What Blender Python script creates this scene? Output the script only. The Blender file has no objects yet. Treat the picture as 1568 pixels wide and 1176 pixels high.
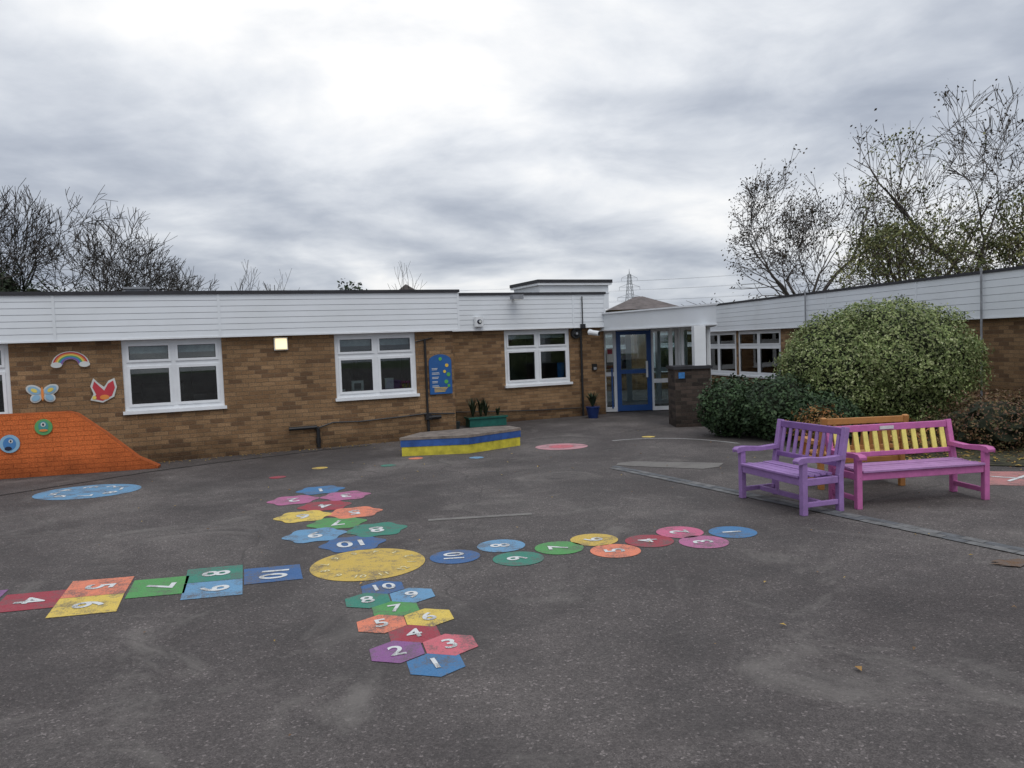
import bpy, math, random
from mathutils import Vector, Matrix, noise
random.seed(7)
sc = bpy.context.scene
sc.view_settings.view_transform = 'Standard'
sc.view_settings.look = 'None'
sc.view_settings.exposure = 0
rad = math.radians

# ------------------------------------------------------------------ materials
def nt(name):
    m = bpy.data.materials.new(name); m.use_nodes = True
    t = m.node_tree; t.nodes.clear()
    o = t.nodes.new('ShaderNodeOutputMaterial')
    b = t.nodes.new('ShaderNodeBsdfPrincipled')
    t.links.new(b.outputs[0], o.inputs[0])
    return m, t, b, o
def N(t, typ, **kw):
    n = t.nodes.new(typ)
    for k, v in kw.items():
        if k in n.inputs.keys(): n.inputs[k].default_value = v
        else: setattr(n, k, v)
    return n
def ramp(t, fac, stops, interp='LINEAR'):
    r = t.nodes.new('ShaderNodeValToRGB'); r.color_ramp.interpolation = interp
    e = r.color_ramp.elements
    while len(e) < len(stops): e.new(0.5)
    for i, (p, c) in enumerate(stops):
        e[i].position = p
        if not isinstance(c, (tuple, list)): c = (c, c, c)
        e[i].color = (c[0], c[1], c[2], 1)
    if fac is not None: t.links.new(fac, r.inputs[0])
    return r.outputs[0]
def mix(t, fac, a, b, mode='MIX'):
    m = t.nodes.new('ShaderNodeMix'); m.data_type = 'RGBA'; m.blend_type = mode
    for s, v in ((m.inputs[0], fac), (m.inputs[6], a), (m.inputs[7], b)):
        if hasattr(v, 'is_linked'): t.links.new(v, s)
        elif isinstance(v, (tuple, list)): s.default_value = (v[0], v[1], v[2], 1)
        elif s.type == 'RGBA': s.default_value = (v, v, v, 1)
        else: s.default_value = v
    return m.outputs[2]
def bump(t, b, h, strength, dist):
    n = N(t, 'ShaderNodeBump', Strength=strength, Distance=dist)
    t.links.new(h, n.inputs['Height']); t.links.new(n.outputs[0], b.inputs['Normal'])
def s2l(r, g, b):
    f = lambda c: (c/255/12.92) if c/255 <= .04045 else ((c/255+.055)/1.055)**2.4
    return (f(r), f(g), f(b))

def simple(name, col, rough=.5, var=.12, scale=6, bmp=0.0, spec=.4):
    m, t, b, o = nt(name)
    tc = N(t, 'ShaderNodeTexCoord')
    n = N(t, 'ShaderNodeTexNoise', Scale=scale, Detail=4.0, Roughness=.65)
    t.links.new(tc.outputs['Object'], n.inputs['Vector'])
    lo = tuple(c*(1-var*1.6) for c in col); hi = tuple(min(1, c*(1+var)) for c in col)
    c = ramp(t, n.outputs[0], [(.3, lo), (.7, hi)])
    t.links.new(c, b.inputs['Base Color'])
    b.inputs['Roughness'].default_value = rough
    b.inputs['Specular IOR Level'].default_value = spec
    if bmp: bump(t, b, n.outputs[0], bmp, .01)
    return m

def brick_mat(name, c1, c2, mortar, dark, orange=False):
    m, t, b, o = nt(name)
    uv = N(t, 'ShaderNodeUVMap')
    wn = N(t, 'ShaderNodeTexNoise', Scale=9.0, Detail=2.0); t.links.new(uv.outputs[0], wn.inputs['Vector'])
    wv = N(t, 'ShaderNodeVectorMath', operation='MULTIPLY_ADD'); t.links.new(wn.outputs['Color'], wv.inputs[0]); wv.inputs[1].default_value = (.010, .010, 0); t.links.new(uv.outputs[0], wv.inputs[2])
    br = N(t, 'ShaderNodeTexBrick', Scale=1.0)
    br.inputs['Brick Width'].default_value = .225
    br.inputs['Row Height'].default_value = .075
    br.inputs['Mortar Size'].default_value = .006
    br.inputs['Mortar Smooth'].default_value = .4
    br.inputs['Bias'].default_value = -.1
    br.inputs['Color1'].default_value = (0, 0, 0, 1); br.inputs['Color2'].default_value = (1, 1, 1, 1)
    br.inputs['Mortar'].default_value = (.5, .5, .5, 1)
    t.links.new(wv.outputs[0], br.inputs['Vector'])
    if orange:
        col = mix(t, br.outputs['Fac'], c1, mortar)
    else:
        col = ramp(t, br.outputs['Color'], [(0, dark), (.2, c1), (.6, c2), (.85, tuple(x*1.12 for x in c2)), (1, dark)])
        col = mix(t, br.outputs['Fac'], col, mortar)
    n = N(t, 'ShaderNodeTexNoise', Scale=1.1, Detail=6.0, Roughness=.7)
    t.links.new(uv.outputs[0], n.inputs['Vector'])
    v = ramp(t, n.outputs[0], [(.3, .70), (.7, 1.15)])
    col = mix(t, 1.0, col, v, 'MULTIPLY')
    n2 = N(t, 'ShaderNodeTexNoise', Scale=48.0, Detail=3.0, Roughness=.7)
    t.links.new(uv.outputs[0], n2.inputs['Vector'])
    v2 = ramp(t, n2.outputs[0], [(.25, .55), (.72, 1.35)])
    col = mix(t, 1.0, col, v2, 'MULTIPLY')
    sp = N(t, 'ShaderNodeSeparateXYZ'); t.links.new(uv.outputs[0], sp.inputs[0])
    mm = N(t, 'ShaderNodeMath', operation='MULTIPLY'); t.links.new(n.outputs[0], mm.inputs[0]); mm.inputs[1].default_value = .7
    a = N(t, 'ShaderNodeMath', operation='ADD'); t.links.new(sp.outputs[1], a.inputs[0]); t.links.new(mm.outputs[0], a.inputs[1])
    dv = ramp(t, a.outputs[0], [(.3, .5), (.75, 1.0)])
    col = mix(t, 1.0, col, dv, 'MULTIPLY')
    t.links.new(col, b.inputs['Base Color'])
    b.inputs['Roughness'].default_value = .88
    b.inputs['Specular IOR Level'].default_value = .25
    inv = N(t, 'ShaderNodeMath', operation='SUBTRACT'); inv.inputs[0].default_value = 1; t.links.new(br.outputs['Fac'], inv.inputs[1])
    ad = N(t, 'ShaderNodeMath', operation='ADD'); t.links.new(inv.outputs[0], ad.inputs[0]); t.links.new(v2, ad.inputs[1])
    bump(t, b, ad.outputs[0], .8, .008)
    return m

M = {}
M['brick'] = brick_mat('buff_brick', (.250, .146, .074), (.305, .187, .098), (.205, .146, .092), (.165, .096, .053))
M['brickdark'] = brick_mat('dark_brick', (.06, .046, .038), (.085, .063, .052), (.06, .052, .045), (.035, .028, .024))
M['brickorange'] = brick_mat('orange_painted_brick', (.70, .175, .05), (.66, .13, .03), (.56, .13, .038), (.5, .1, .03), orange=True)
M['white'] = simple('white_upvc', (.76, .78, .80), .35, .05, 3)
def claddingmat():
    m, t, b, o = nt('white_cladding')
    tc = N(t, 'ShaderNodeTexCoord')
    n = N(t, 'ShaderNodeTexNoise', Scale=.9, Detail=5.0, Roughness=.6); t.links.new(tc.outputs['Object'], n.inputs['Vector'])
    c = ramp(t, n.outputs[0], [(.3, (.66, .685, .70)), (.6, (.73, .76, .79))])
    t.links.new(c, b.inputs['Base Color']); b.inputs['Roughness'].default_value = .45
    return m
M['fascia'] = claddingmat()
M['groove'] = simple('cladding_groove', (.52, .54, .57), .7, .05)
M['black'] = simple('black_roof_edge', (.03, .03, .035), .6, .2)
M['roof'] = simple('roof_felt', (.09, .09, .095), .9, .2, 2)
M['blackpipe'] = simple('black_plastic_pipe', (.018, .018, .02), .4, .1)
M['greyblock'] = simple('grey_vent', (.25, .26, .28), .8, .15)
M['bluedoor'] = simple('blue_door_paint', s2l(38, 78, 138), .35, .08)
M['inwall'] = simple('interior_wall', (.42, .40, .36), .9, .1, 1)
M['infloor'] = simple('interior_floor', (.10, .09, .08), .8, .1, 1)
M['dark'] = simple('interior_furniture', (.10, .08, .07), .8, .4, 1.5)
M['paper'] = simple('paper', (.6, .6, .57), .8, .1, 20)
M['paperblue'] = simple('blue_paper', s2l(60, 120, 180), .8, .2, 20)
M['curtain'] = simple('pale_curtain', (.55, .6, .6), .9, .15, 8)
M['green_obj'] = simple('green_plant_leaf', (.07, .13, .04), .6, .4, 12)
M['teal'] = simple('teal_plastic', s2l(30, 100, 90), .5, .2)
M['bluepot'] = simple('blue_glazed_pot', s2l(30, 50, 100), .3, .15)
M['terracotta'] = simple('dark_plastic_pot', (.03, .04, .04), .6, .2)

def glass_mat():
    m, t, b, o = nt('window_glass'); t.nodes.remove(b)
    tr = N(t, 'ShaderNodeBsdfTransparent'); tr.inputs[0].default_value = (.80, .86, .87, 1)
    gl = N(t, 'ShaderNodeBsdfGlossy'); gl.inputs['Roughness'].default_value = .015
    fr = N(t, 'ShaderNodeFresnel', IOR=1.5)
    ad = N(t, 'ShaderNodeMath', operation='MULTIPLY_ADD'); t.links.new(fr.outputs[0], ad.inputs[0])
    ad.inputs[1].default_value = 1.6; ad.inputs[2].default_value = .02
    mx = N(t, 'ShaderNodeMixShader'); t.links.new(ad.outputs[0], mx.inputs[0])
    t.links.new(tr.outputs[0], mx.inputs[1]); t.links.new(gl.outputs[0], mx.inputs[2])
    t.links.new(mx.outputs[0], o.inputs[0]); return m
M['glass'] = glass_mat()

def asphalt():
    m, t, b, o = nt('asphalt')
    tc = N(t, 'ShaderNodeTexCoord'); P = tc.outputs['Object']
    def noi(s, d=5., r=.6, dist=0.):
        n = N(t, 'ShaderNodeTexNoise', Scale=s, Detail=d, Roughness=r, Distortion=dist); t.links.new(P, n.inputs['Vector']); return n.outputs[0]
    big = noi(.35, 5., .62, .5); mid = noi(1.7, 6., .72); fine = noi(130., 2., .7)
    c = ramp(t, big, [(.36, (.066, .057, .055)), (.5, (.090, .079, .076)), (.64, (.124, .110, .104))])
    c = mix(t, 1., c, ramp(t, mid, [(.3, .68), (.72, 1.26)]), 'MULTIPLY')
    c = mix(t, 1., c, ramp(t, fine, [(.25, .5), (.5, 1.), (.78, 1.7)]), 'MULTIPLY')
    vo = N(t, 'ShaderNodeTexVoronoi', Scale=85.0); t.links.new(P, vo.inputs['Vector'])
    sp = N(t, 'ShaderNodeSeparateColor'); t.links.new(vo.outputs['Color'], sp.inputs[0])
    c = mix(t, 1., c, ramp(t, sp.outputs[0], [(.0, .68), (.6, .97), (.94, 1.15), (.99, 2.0)]), 'MULTIPLY')
    du = ramp(t, noi(.8, 6., .74, 1.0), [(.54, 0.), (.70, .65)])
    c = mix(t, du, c, (.18, .165, .152))
    da = ramp(t, noi(.24, 5., .62, 1.2), [(.51, 0.), (.62, .5)])
    c = mix(t, da, c, (.046, .041, .040))
    dn = N(t, 'ShaderNodeTexNoise', Scale=1.1, Detail=3.0); t.links.new(P, dn.inputs['Vector'])
    dv = N(t, 'ShaderNodeVectorMath', operation='MULTIPLY_ADD'); t.links.new(dn.outputs['Color'], dv.inputs[0]); dv.inputs[1].default_value = (.6, .6, 0); t.links.new(P, dv.inputs[2])
    vc = N(t, 'ShaderNodeTexVoronoi', Scale=.3); vc.feature = 'DISTANCE_TO_EDGE'; t.links.new(dv.outputs[0], vc.inputs['Vector'])
    cr = ramp(t, vc.outputs['Distance'], [(.0012, .5), (.004, 0.)])
    crk = mix(t, 1., cr, ramp(t, big, [(.46, 0.), (.54, 1.)]), 'MULTIPLY')
    c = mix(t, crk, c, (.035, .032, .03))
    t.links.new(c, b.inputs['Base Color'])
    t.links.new(ramp(t, mid, [(.3, .68), (.7, .95)]), b.inputs['Roughness'])
    b.inputs['Specular IOR Level'].default_value = .3
    hm = N(t, 'ShaderNodeMath', operation='ADD'); t.links.new(vo.outputs['Distance'], hm.inputs[0]); t.links.new(fine, hm.inputs[1])
    bump(t, b, hm.outputs[0], .5, .005)
    return m
M['asphalt'] = asphalt()

def ground_paint(name, col, wear=.5, base=(.11, .10, .096)):
    m, t, b, o = nt(name)
    tc = N(t, 'ShaderNodeTexCoord'); P = tc.outputs['Object']
    n1 = N(t, 'ShaderNodeTexNoise', Scale=110.0, Detail=3.0, Roughness=.75); t.links.new(P, n1.inputs['Vector'])
    n2 = N(t, 'ShaderNodeTexNoise', Scale=4.0, Detail=7.0, Roughness=.78); t.links.new(P, n2.inputs['Vector'])
    ad = N(t, 'ShaderNodeMath', operation='MULTIPLY_ADD'); t.links.new(n1.outputs[0], ad.inputs[0]); ad.inputs[1].default_value = .75; t.links.new(n2.outputs[0], ad.inputs[2])
    w = ramp(t, ad.outputs[0], [(.80+(1-wear)*.12, 0.), (1.02+(1-wear)*.1, .85)])
    c = mix(t, 1., col, ramp(t, n2.outputs[0], [(.3, .78), (.7, 1.1)]), 'MULTIPLY')
    c = mix(t, 1., c, ramp(t, n1.outputs[0], [(.25, .62), (.6, 1.12)]), 'MULTIPLY')
    c = mix(t, w, c, base)
    t.links.new(c, b.inputs['Base Color']); b.inputs['Roughness'].default_value = .75
    b.inputs['Specular IOR Level'].default_value = .3
    bump(t, b, n1.outputs[0], .6, .006)
    return m
PC = {'blue': (60, 124, 176), 'purple': (146, 90, 150), 'pink': (208, 96, 136), 'red': (168, 56, 72), 'orange': (238, 132, 94),
      'yellow': (230, 198, 74), 'green': (84, 160, 86), 'teal': (54, 138, 118), 'lblue': (100, 156, 196), 'dyellow': (214, 180, 68),
      'coral': (216, 102, 116), 'dblue': (56, 104, 160), 'palepink': (200, 142, 150), 'mag': (188, 102, 150)}
for k, v in PC.items():
    c = s2l(*v); l = sum(c)/3; M['p_'+k] = ground_paint('ground_paint_'+k, tuple(x*.87+l*.13 for x in c), .5)
M['p_white'] = ground_paint('ground_paint_white', (.72, .74, .74), .45)
M['p_line'] = ground_paint('ground_paint_old_white', (.42, .42, .41), .8)
M['p_fade'] = ground_paint('ground_paint_faded', (.22, .21, .195), .9)
M['concrete'] = ground_paint('old_concrete', (.20, .19, .175), 1.0)

def leafmat(name, cols, clump=2.5, lo=.6, hi=1.3):
    m, t, b, o = nt(name)
    g = N(t, 'ShaderNodeNewGeometry'); tc = N(t, 'ShaderNodeTexCoord')
    n = N(t, 'ShaderNodeTexNoise', Scale=clump, Detail=3.0); t.links.new(tc.outputs['Object'], n.inputs['Vector'])
    k = len(cols)-1
    c = ramp(t, g.outputs['Random Per Island'], [(i/k, cc) for i, cc in enumerate(cols)])
    c = mix(t, 1., c, ramp(t, n.outputs[0], [(.32, lo), (.68, hi)]), 'MULTIPLY')
    t.links.new(c, b.inputs['Base Color']); b.inputs['Roughness'].default_value = .6
    b.inputs['Specular IOR Level'].default_value = .3
    return m
M['leaf_pitt'] = leafmat('variegated_leaves', [(.085, .12, .038), (.14, .19, .06), (.20, .25, .085), (.26, .30, .12), (.36, .385, .21)], 3.0, .7, 1.2)
M['leaf_dark'] = leafmat('laurel_leaves', [(.016, .032, .014), (.032, .062, .025), (.06, .10, .04)])
M['leaf_russet'] = leafmat('russet_leaves', [(.06, .038, .026), (.13, .065, .04), (.10, .09, .035), (.17, .08, .04), (.07, .085, .03)])
M['leaf_orange'] = leafmat('autumn_fern_leaves', [(.12, .06, .025), (.30, .13, .04), (.17, .14, .04)])
M['leaf_brown'] = leafmat('brown_clinging_leaves', [(.03, .022, .015), (.06, .04, .025), (.05, .045, .02)], .6)
M['leaf_green'] = leafmat('yellowing_leaves', [(.06, .075, .03), (.12, .14, .05), (.19, .18, .06), (.10, .12, .045)], .6)
M['leaf_ever'] = leafmat('evergreen_leaves', [(.015, .026, .014), (.03, .048, .022), (.05, .068, .03)], .6)
M['leaf_fall'] = leafmat('fallen_leaf', [(.14, .07, .03), (.38, .22, .06), (.52, .38, .08), (.24, .14, .06), (.11, .065, .04)], 1.)
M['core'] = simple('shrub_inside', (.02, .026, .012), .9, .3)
M['bark'] = simple('tree_bark', (.062, .053, .047), .9, .3, 4)
M['bark2'] = simple('tree_bark_brown', (.08, .062, .046), .9, .3, 4)
M['grass'] = simple('grass', (.05, .075, .025), .9, .35, 3, .4)
M['soil'] = simple('soil_bed', (.055, .052, .026), .95, .6, 5, .8)

# ------------------------------------------------------------------ mesh builder
class MB:
    def __init__(s, origin=(0, 0, 0), ang=0.):
        s.v = []; s.f = []; s.m = []; s.uv = []; s.mats = []
        s.X = Matrix.Translation(Vector(origin)) @ Matrix.Rotation(rad(ang), 4, 'Z')
    def mi(s, mat):
        if mat not in s.mats: s.mats.append(mat)
        return s.mats.index(mat)
    def face(s, pts, mat, uvs=None):
        i = len(s.v); s.v += [tuple(p) for p in pts]; s.f.append(tuple(range(i, i+len(pts)))); s.m.append(s.mi(mat))
        if uvs is None:
            a, b, c = Vector(pts[0]), Vector(pts[1]), Vector(pts[2]); n = (b-a).cross(c-a)
            ax = max(range(3), key=lambda k: abs(n[k]))
            if ax == 2: uvs = [(p[0], p[1]) for p in pts]
            elif ax == 1: uvs = [(p[0], p[2]) for p in pts]
            else: uvs = [(p[1], p[2]) for p in pts]
        s.uv += list(uvs)
    def box(s, x0, x1, y0, y1, z0, z1, mat):
        P = lambda x, y, z: (x, y, z)
        a, b, c, d = P(x0, y0, z0), P(x1, y0, z0), P(x1, y1, z0), P(x0, y1, z0)
        e, f, g, h = P(x0, y0, z1), P(x1, y0, z1), P(x1, y1, z1), P(x0, y1, z1)
        for q in ((a, b, f, e), (b, c, g, f), (c, d, h, g), (d, a, e, h), (e, f, g, h), (d, c, b, a)): s.face(q, mat)
    def prism(s, poly, z0, z1, mat, topmat=None):
        n = len(poly)
        area = sum(poly[i][0]*poly[(i+1) % n][1]-poly[(i+1) % n][0]*poly[i][1] for i in range(n))
        if area < 0: poly = poly[::-1]
        L = 0
        for i in range(n):
            p, q = poly[i], poly[(i+1) % n]; l = math.hypot(q[0]-p[0], q[1]-p[1])
            s.face([(p[0], p[1], z0), (q[0], q[1], z0), (q[0], q[1], z1), (p[0], p[1], z1)], mat, [(L, z0), (L+l, z0), (L+l, z1), (L, z1)]); L += l
        s.face([(p[0], p[1], z1) for p in poly], topmat or mat)
        s.face([(p[0], p[1], z0) for p in poly][::-1], mat)
    def tube(s, p, q, r0, r1, mat, n=6, caps=True):
        p, q = Vector(p), Vector(q); d = (q-p)
        if d.length < 1e-6: return
        d.normalize(); a = d.orthogonal().normalized(); b = d.cross(a)
        P = [p+(a*math.cos(2*math.pi*i/n)+b*math.sin(2*math.pi*i/n))*r0 for i in range(n)]
        Q = [q+(a*math.cos(2*math.pi*i/n)+b*math.sin(2*math.pi*i/n))*r1 for i in range(n)]
        for i in range(n):
            j = (i+1) % n; s.face([P[i], P[j], Q[j], Q[i]], mat, [(0, 0)]*4)
        if caps: s.face(P[::-1], mat, [(0, 0)]*n); s.face(Q, mat, [(0, 0)]*n)
    def beam(s, p, q, w, h, mat):
        p, q = Vector(p), Vector(q); d = (q-p).normalized()
        up = Vector((0, 0, 1)) if abs(d.z) < .95 else Vector((0, 1, 0))
        a = d.cross(up).normalized()*w/2; b = a.cross(d).normalized()*h/2
        P = [p-a-b, p+a-b, p+a+b, p-a+b]; Q = [x+(q-p) for x in P]
        for i in range(4): j = (i+1) % 4; s.face([P[i], P[j], Q[j], Q[i]], mat)
        s.face(P[::-1], mat); s.face(Q, mat)
    def obj(s, name, parent=None, bevel=0, smooth=False):
        me = bpy.data.meshes.new(name); me.from_pydata(s.v, [], s.f)
        for k in s.mats: me.materials.append(M[k] if isinstance(k, str) else k)
        me.polygons.foreach_set('material_index', s.m)
        uvl = me.uv_layers.new(name='UVMap'); flat = [c for u in s.uv for c in u]; uvl.data.foreach_set('uv', flat)
        me.update(); o = bpy.data.objects.new(name, me); sc.collection.objects.link(o); o.matrix_world = s.X
        if parent is not None: o.parent = parent
        if bevel:
            import bmesh
            bm = bmesh.new(); bm.from_mesh(me); bmesh.ops.remove_doubles(bm, verts=bm.verts, dist=1e-5); bm.to_mesh(me); bm.free()
            md = o.modifiers.new('b', 'BEVEL'); md.width = bevel; md.segments = 2; md.limit_method = 'ANGLE'
        return o
def empty(name, parent=None):
    e = bpy.data.objects.new(name, None); sc.collection.objects.link(e); e.empty_display_size = .2
    if parent: e.parent = parent
    return e

# ------------------------------------------------------------------ ground
g = MB(); g.face([(-900, -60, -.012), (900, -60, -.012), (900, 1500, -.012), (-900, 1500, -.012)], 'grass'); g.obj('grass_ground')
g = MB(); g.face([(-40, -50, 0), (32, -50, 0), (32, 34, 0), (-40, 34, 0)], 'asphalt'); g.obj('asphalt_playground')
bed = [(4.25, 13.3), (4.35, 12.2), (4.9, 10.75), (5.8, 9.95), (7.2, 9.35), (12.5, 8.2), (12.5, 16), (8.7, 16.6), (4.4, 15.0)]
g = MB(); g.face([(x, y, .012) for x, y in bed], 'soil'); g.obj('soil_planting_bed')

# ------------------------------------------------------------------ markings
ZM = .004
def poly_obj(name, pts, mat, parent, z=ZM):
    g = MB(); g.face([(x, y, z) for x, y in pts], mat); return g.obj(name, parent)
def digit(txt, x, y, size, upang, parent, z=.008, mat='p_white', off=.009):
    cu = bpy.data.curves.new('num', 'FONT'); cu.body = txt; cu.size = size; cu.align_x = 'CENTER'; cu.align_y = 'CENTER'; cu.offset = off*size/.25*.5
    ob = bpy.data.objects.new('tmp', cu); sc.collection.objects.link(ob)
    dg = bpy.context.evaluated_depsgraph_get(); me = bpy.data.meshes.new_from_object(ob.evaluated_get(dg))
    bpy.data.objects.remove(ob); me.materials.clear(); me.materials.append(M[mat])
    o = bpy.data.objects.new('number_'+txt, me); sc.collection.objects.link(o); o.parent = parent
    o.location = (x, y, z); o.rotation_euler = (0, 0, upang-math.pi/2); return o
C0 = (-1.26, 6.36)
ecirc = empty('compass_circle_marking')
poly_obj('yellow_disc', [(C0[0]+.475*math.cos(a*math.pi/32), C0[1]+.475*math.sin(a*math.pi/32)) for a in range(64)], 'p_dyellow', ecirc)
M['p_yline'] = ground_paint('ground_paint_cream', (.80, .72, .42), .45)
for i in range(12):
    a = i*math.pi/6; digit(str(i+1), C0[0]+.37*math.cos(a), C0[1]+.37*math.sin(a), .11, a+math.pi, ecirc, mat='p_yline', off=.004)
e = empty('hexagon_hopscotch_marking')
H = [(-.49, 4.27), (-.74, 4.47), (-.43, 4.55), (-.67, 4.74), (-.91, 4.94), (-.61, 5.03), (-.86, 5.22), (-1.09, 5.42), (-.78, 5.50), (-1.03, 5.70)]
HC = ['blue', 'purple', 'coral', 'red', 'orange', 'yellow', 'green', 'teal', 'lblue', 'dblue']
ua = math.atan2(1.42, -.53)
for i, (x, y) in enumerate(H):
    r = .178
    poly_obj('hexagon_tile', [(x+r*math.cos(rad(45+60*k)), y+r*math.sin(rad(45+60*k))) for k in range(6)], 'p_'+HC[i], e, ZM+.0003*(i % 3))
    digit(str(i+1), x, y, .2, ua, e)
e = empty('flower_hopscotch_marking')
Fp = [(-2.52, 9.85), (-2.70, 9.24), (-2.10, 9.40), (-2.22, 8.83), (-1.79, 8.41), (-2.33, 8.30), (-1.87, 7.92), (-1.40, 7.57), (-1.98, 7.43), (-1.53, 7.05)]
FC = ['blue', 'mag', 'mag', 'red', 'orange', 'yellow', 'green', 'teal', 'lblue', 'dblue']
ua = math.atan2(-3.4, 1.2)
for i, (x, y) in enumerate(Fp):
    pts = [(x+.285*(1+.09*math.cos(6*a*math.pi/36))*math.cos(a*math.pi/36+.3), y+.285*(1+.09*math.cos(6*a*math.pi/36))*math.sin(a*math.pi/36+.3)) for a in range(72)]
    poly_obj('flower_tile', pts, 'p_'+FC[i], e, ZM+.0003*(i % 3)); digit(str(i+1), x, y, .3, ua, e)
e = empty('circle_hopscotch_marking')
Rp = [(1.97, 6.96), (1.50, 7.03), (1.63, 6.66), (1.17, 6.76), (.83, 6.48), (.69, 6.87), (.36, 6.64), (-.15, 6.78), (0.0, 6.35), (-.54, 6.48)]
RC = ['blue', 'pink', 'mag', 'red', 'orange', 'dyellow', 'green', 'lblue', 'teal', 'dblue']
for i, (x, y) in enumerate(Rp):
    poly_obj('round_tile', [(x+.215*math.cos(a*math.pi/24), y+.215*math.sin(a*math.pi/24)) for a in range(48)], 'p_'+RC[i], e)
    digit(str(i+1), x, y, .24, math.pi+.1, e)
e = empty('square_hopscotch_marking')
sq = [('10', 'dblue', [(-2.29, 6.33), (-1.85, 6.42), (-1.71, 6.0), (-2.14, 5.90)]),
      ('8', 'teal', [(-2.78, 6.38), (-2.35, 6.47), (-2.21, 6.07), (-2.64, 5.985)]),
      ('9', 'lblue', [(-2.64, 5.98), (-2.21, 6.065), (-2.07, 5.66), (-2.50, 5.58)]),
      ('7', 'green', [(-3.10, 6.12), (-2.69, 6.20), (-2.54, 5.74), (-2.95, 5.66)]),
      ('5', 'orange', [(-3.62, 6.16), (-3.16, 6.24), (-3.02, 5.80), (-3.47, 5.72)]),
      ('6', 'yellow', [(-3.468, 5.715), (-3.02, 5.795), (-2.87, 5.38), (-3.32, 5.29)]),
      ('4', 'red', [(-3.96, 5.86), (-3.545, 5.94), (-3.40, 5.52), (-3.82, 5.43)]),
      ('3', 'purple', [(-4.5, 5.92), (-4.04, 6.0), (-3.9, 5.56), (-4.35, 5.48)]),
      ('2', 'pink', [(-4.348, 5.475), (-3.9, 5.555), (-3.75, 5.14), (-4.2, 5.05)]),
      ('1', 'blue', [(-4.84, 5.62), (-4.43, 5.7), (-4.28, 5.28), (-4.7, 5.19)])]
for t_, c, p in sq:
    poly_obj('square_tile', p, 'p_'+c, e)
    digit(t_, sum(q[0] for q in p)/4, sum(q[1] for q in p)/4, .3, .18, e)
def disc(name, x, y, rx, ry, c, n=40):
    e = empty(name); poly_obj('painted_disc', [(x+rx*math.cos(2*math.pi*k/n), y+ry*math.sin(2*math.pi*k/n)) for k in range(n)], 'p_'+c, e); return e
e = disc('number_circle_marking', -5.81, 10.37, .68, .55, 'lblue')
for i in range(8):
    a = i*math.pi/4+.3; digit(str(i+1), -5.81+.42*math.cos(a), 10.37+.34*math.sin(a), .26, a-math.pi/2+3.14, e)
e = disc('target_circle_marking', .81, 13.13, .45, .40, 'palepink')
poly_obj('inner_disc', [(.81+.22*math.cos(k*.2094), 13.13+.2*math.sin(k*.2094)) for k in range(30)], 'p_coral', e, .008)
for (x, y, c) in [(-1.94, 11.72, 'teal'), (-2.99, 11.71, 'dyellow'), (-3.42, 10.99, 'red'), (-1.60, 12.37, 'orange'), (-.61, 12.20, 'lblue'), (2.46, 14.02, 'yellow')]:
    disc('footprint_dot_marking', x, y, .12, .11, c, 14)
def strip(name, pts, w, mat, z=ZM):
    g = MB(); V = [Vector(p) for p in pts]; nn = []
    for i in range(len(V)):
        d = (V[min(i+1, len(V)-1)]-V[max(i-1, 0)]).normalized(); nn.append(Vector((-d.y, d.x))*w/2)
    for i in range(len(V)-1):
        a, b = V[i], V[i+1]; n, m_ = nn[i], nn[i+1]
        g.face([(a.x-n.x, a.y-n.y, z), (b.x-m_.x, b.y-m_.y, z), (b.x+m_.x, b.y+m_.y, z), (a.x+n.x, a.y+n.y, z)][::-1], mat)
    return g.obj(name)
cur = []
for k in range(13):
    t = k/12; cur.append((1.75*(1-t)**2+2*t*(1-t)*2.95+t*t*3.75, 13.65*(1-t)**2+2*t*(1-t)*14.15+t*t*12.7))
strip('white_line_marking', cur, .055, 'p_line')
strip('faded_line_marking', [(-.92, 7.9), (.16, 8.02)], .09, 'p_fade')
M['joint'] = simple('tar_joint', (.018, .017, .017), .8, .3)
jp = [(-8.2, 9.6), (-6.95, 10.35), (-6.3, 11.2), (-5.65, 12.05), (-4.9, 12.75), (-4.2, 13.25), (-3.4, 13.85), (-2.6, 14.3)]
sj = []
for i in range(len(jp)-1):
    for k in range(8):
        t = k/8; sj.append((jp[i][0]*(1-t)+jp[i+1][0]*t+random.gauss(0, .012), jp[i][1]*(1-t)+jp[i+1][1]*t+random.gauss(0, .012)))
strip('tar_joint_line', sj, .05, 'joint')
M['mat_red'] = ground_paint('faded_red_surface', (.50, .22, .21), .7)
e = empty('red_path_marking')
poly_obj('red_surface', [(5.35, 8.62), (7.6, 8.0), (8.3, 8.8), (5.85, 9.45)], 'mat_red', e)
for k in range(3):
    x = 5.9+k*.7; y = 8.95-k*.19
    for s_ in (-1, 1):
        g = MB(); g.face([(x-.22, y-.16*s_-.03, .008+.001*s_), (x+.22, y+.16*s_-.03, .008+.001*s_), (x+.22, y+.16*s_+.03, .008+.001*s_), (x-.22, y-.16*s_+.03, .008+.001*s_)], 'p_white'); g.obj('white_cross', e)
M['paver'] = simple('grey_block_paver', (.15, .15, .15), .85, .3, 9, .3)
M['paver2'] = simple('blue_grey_paver', (.105, .11, .118), .85, .3, 9, .3)
g = MB()
A_, B_ = Vector((1.36, 10.85)), Vector((5.1, 4.0)); d = (B_-A_).normalized(); n = Vector((-d.y, d.x)); L = (B_-A_).length
s_ = 0
while s_ < L:
    for row in (-1, 0):
        o_ = .1 if row else 0
        a = A_+d*(s_+o_)+n*(row*.105); b = a+d*.195; c = b+n*.098; e_ = a+n*.098
        zt = .006+random.random()*.003
        g.face([(q.x, q.y, zt) for q in (a, b, c, e_)], random.choice(['paver', 'paver2']))
    s_ += .2
g.obj('block_paving_strip')
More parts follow.
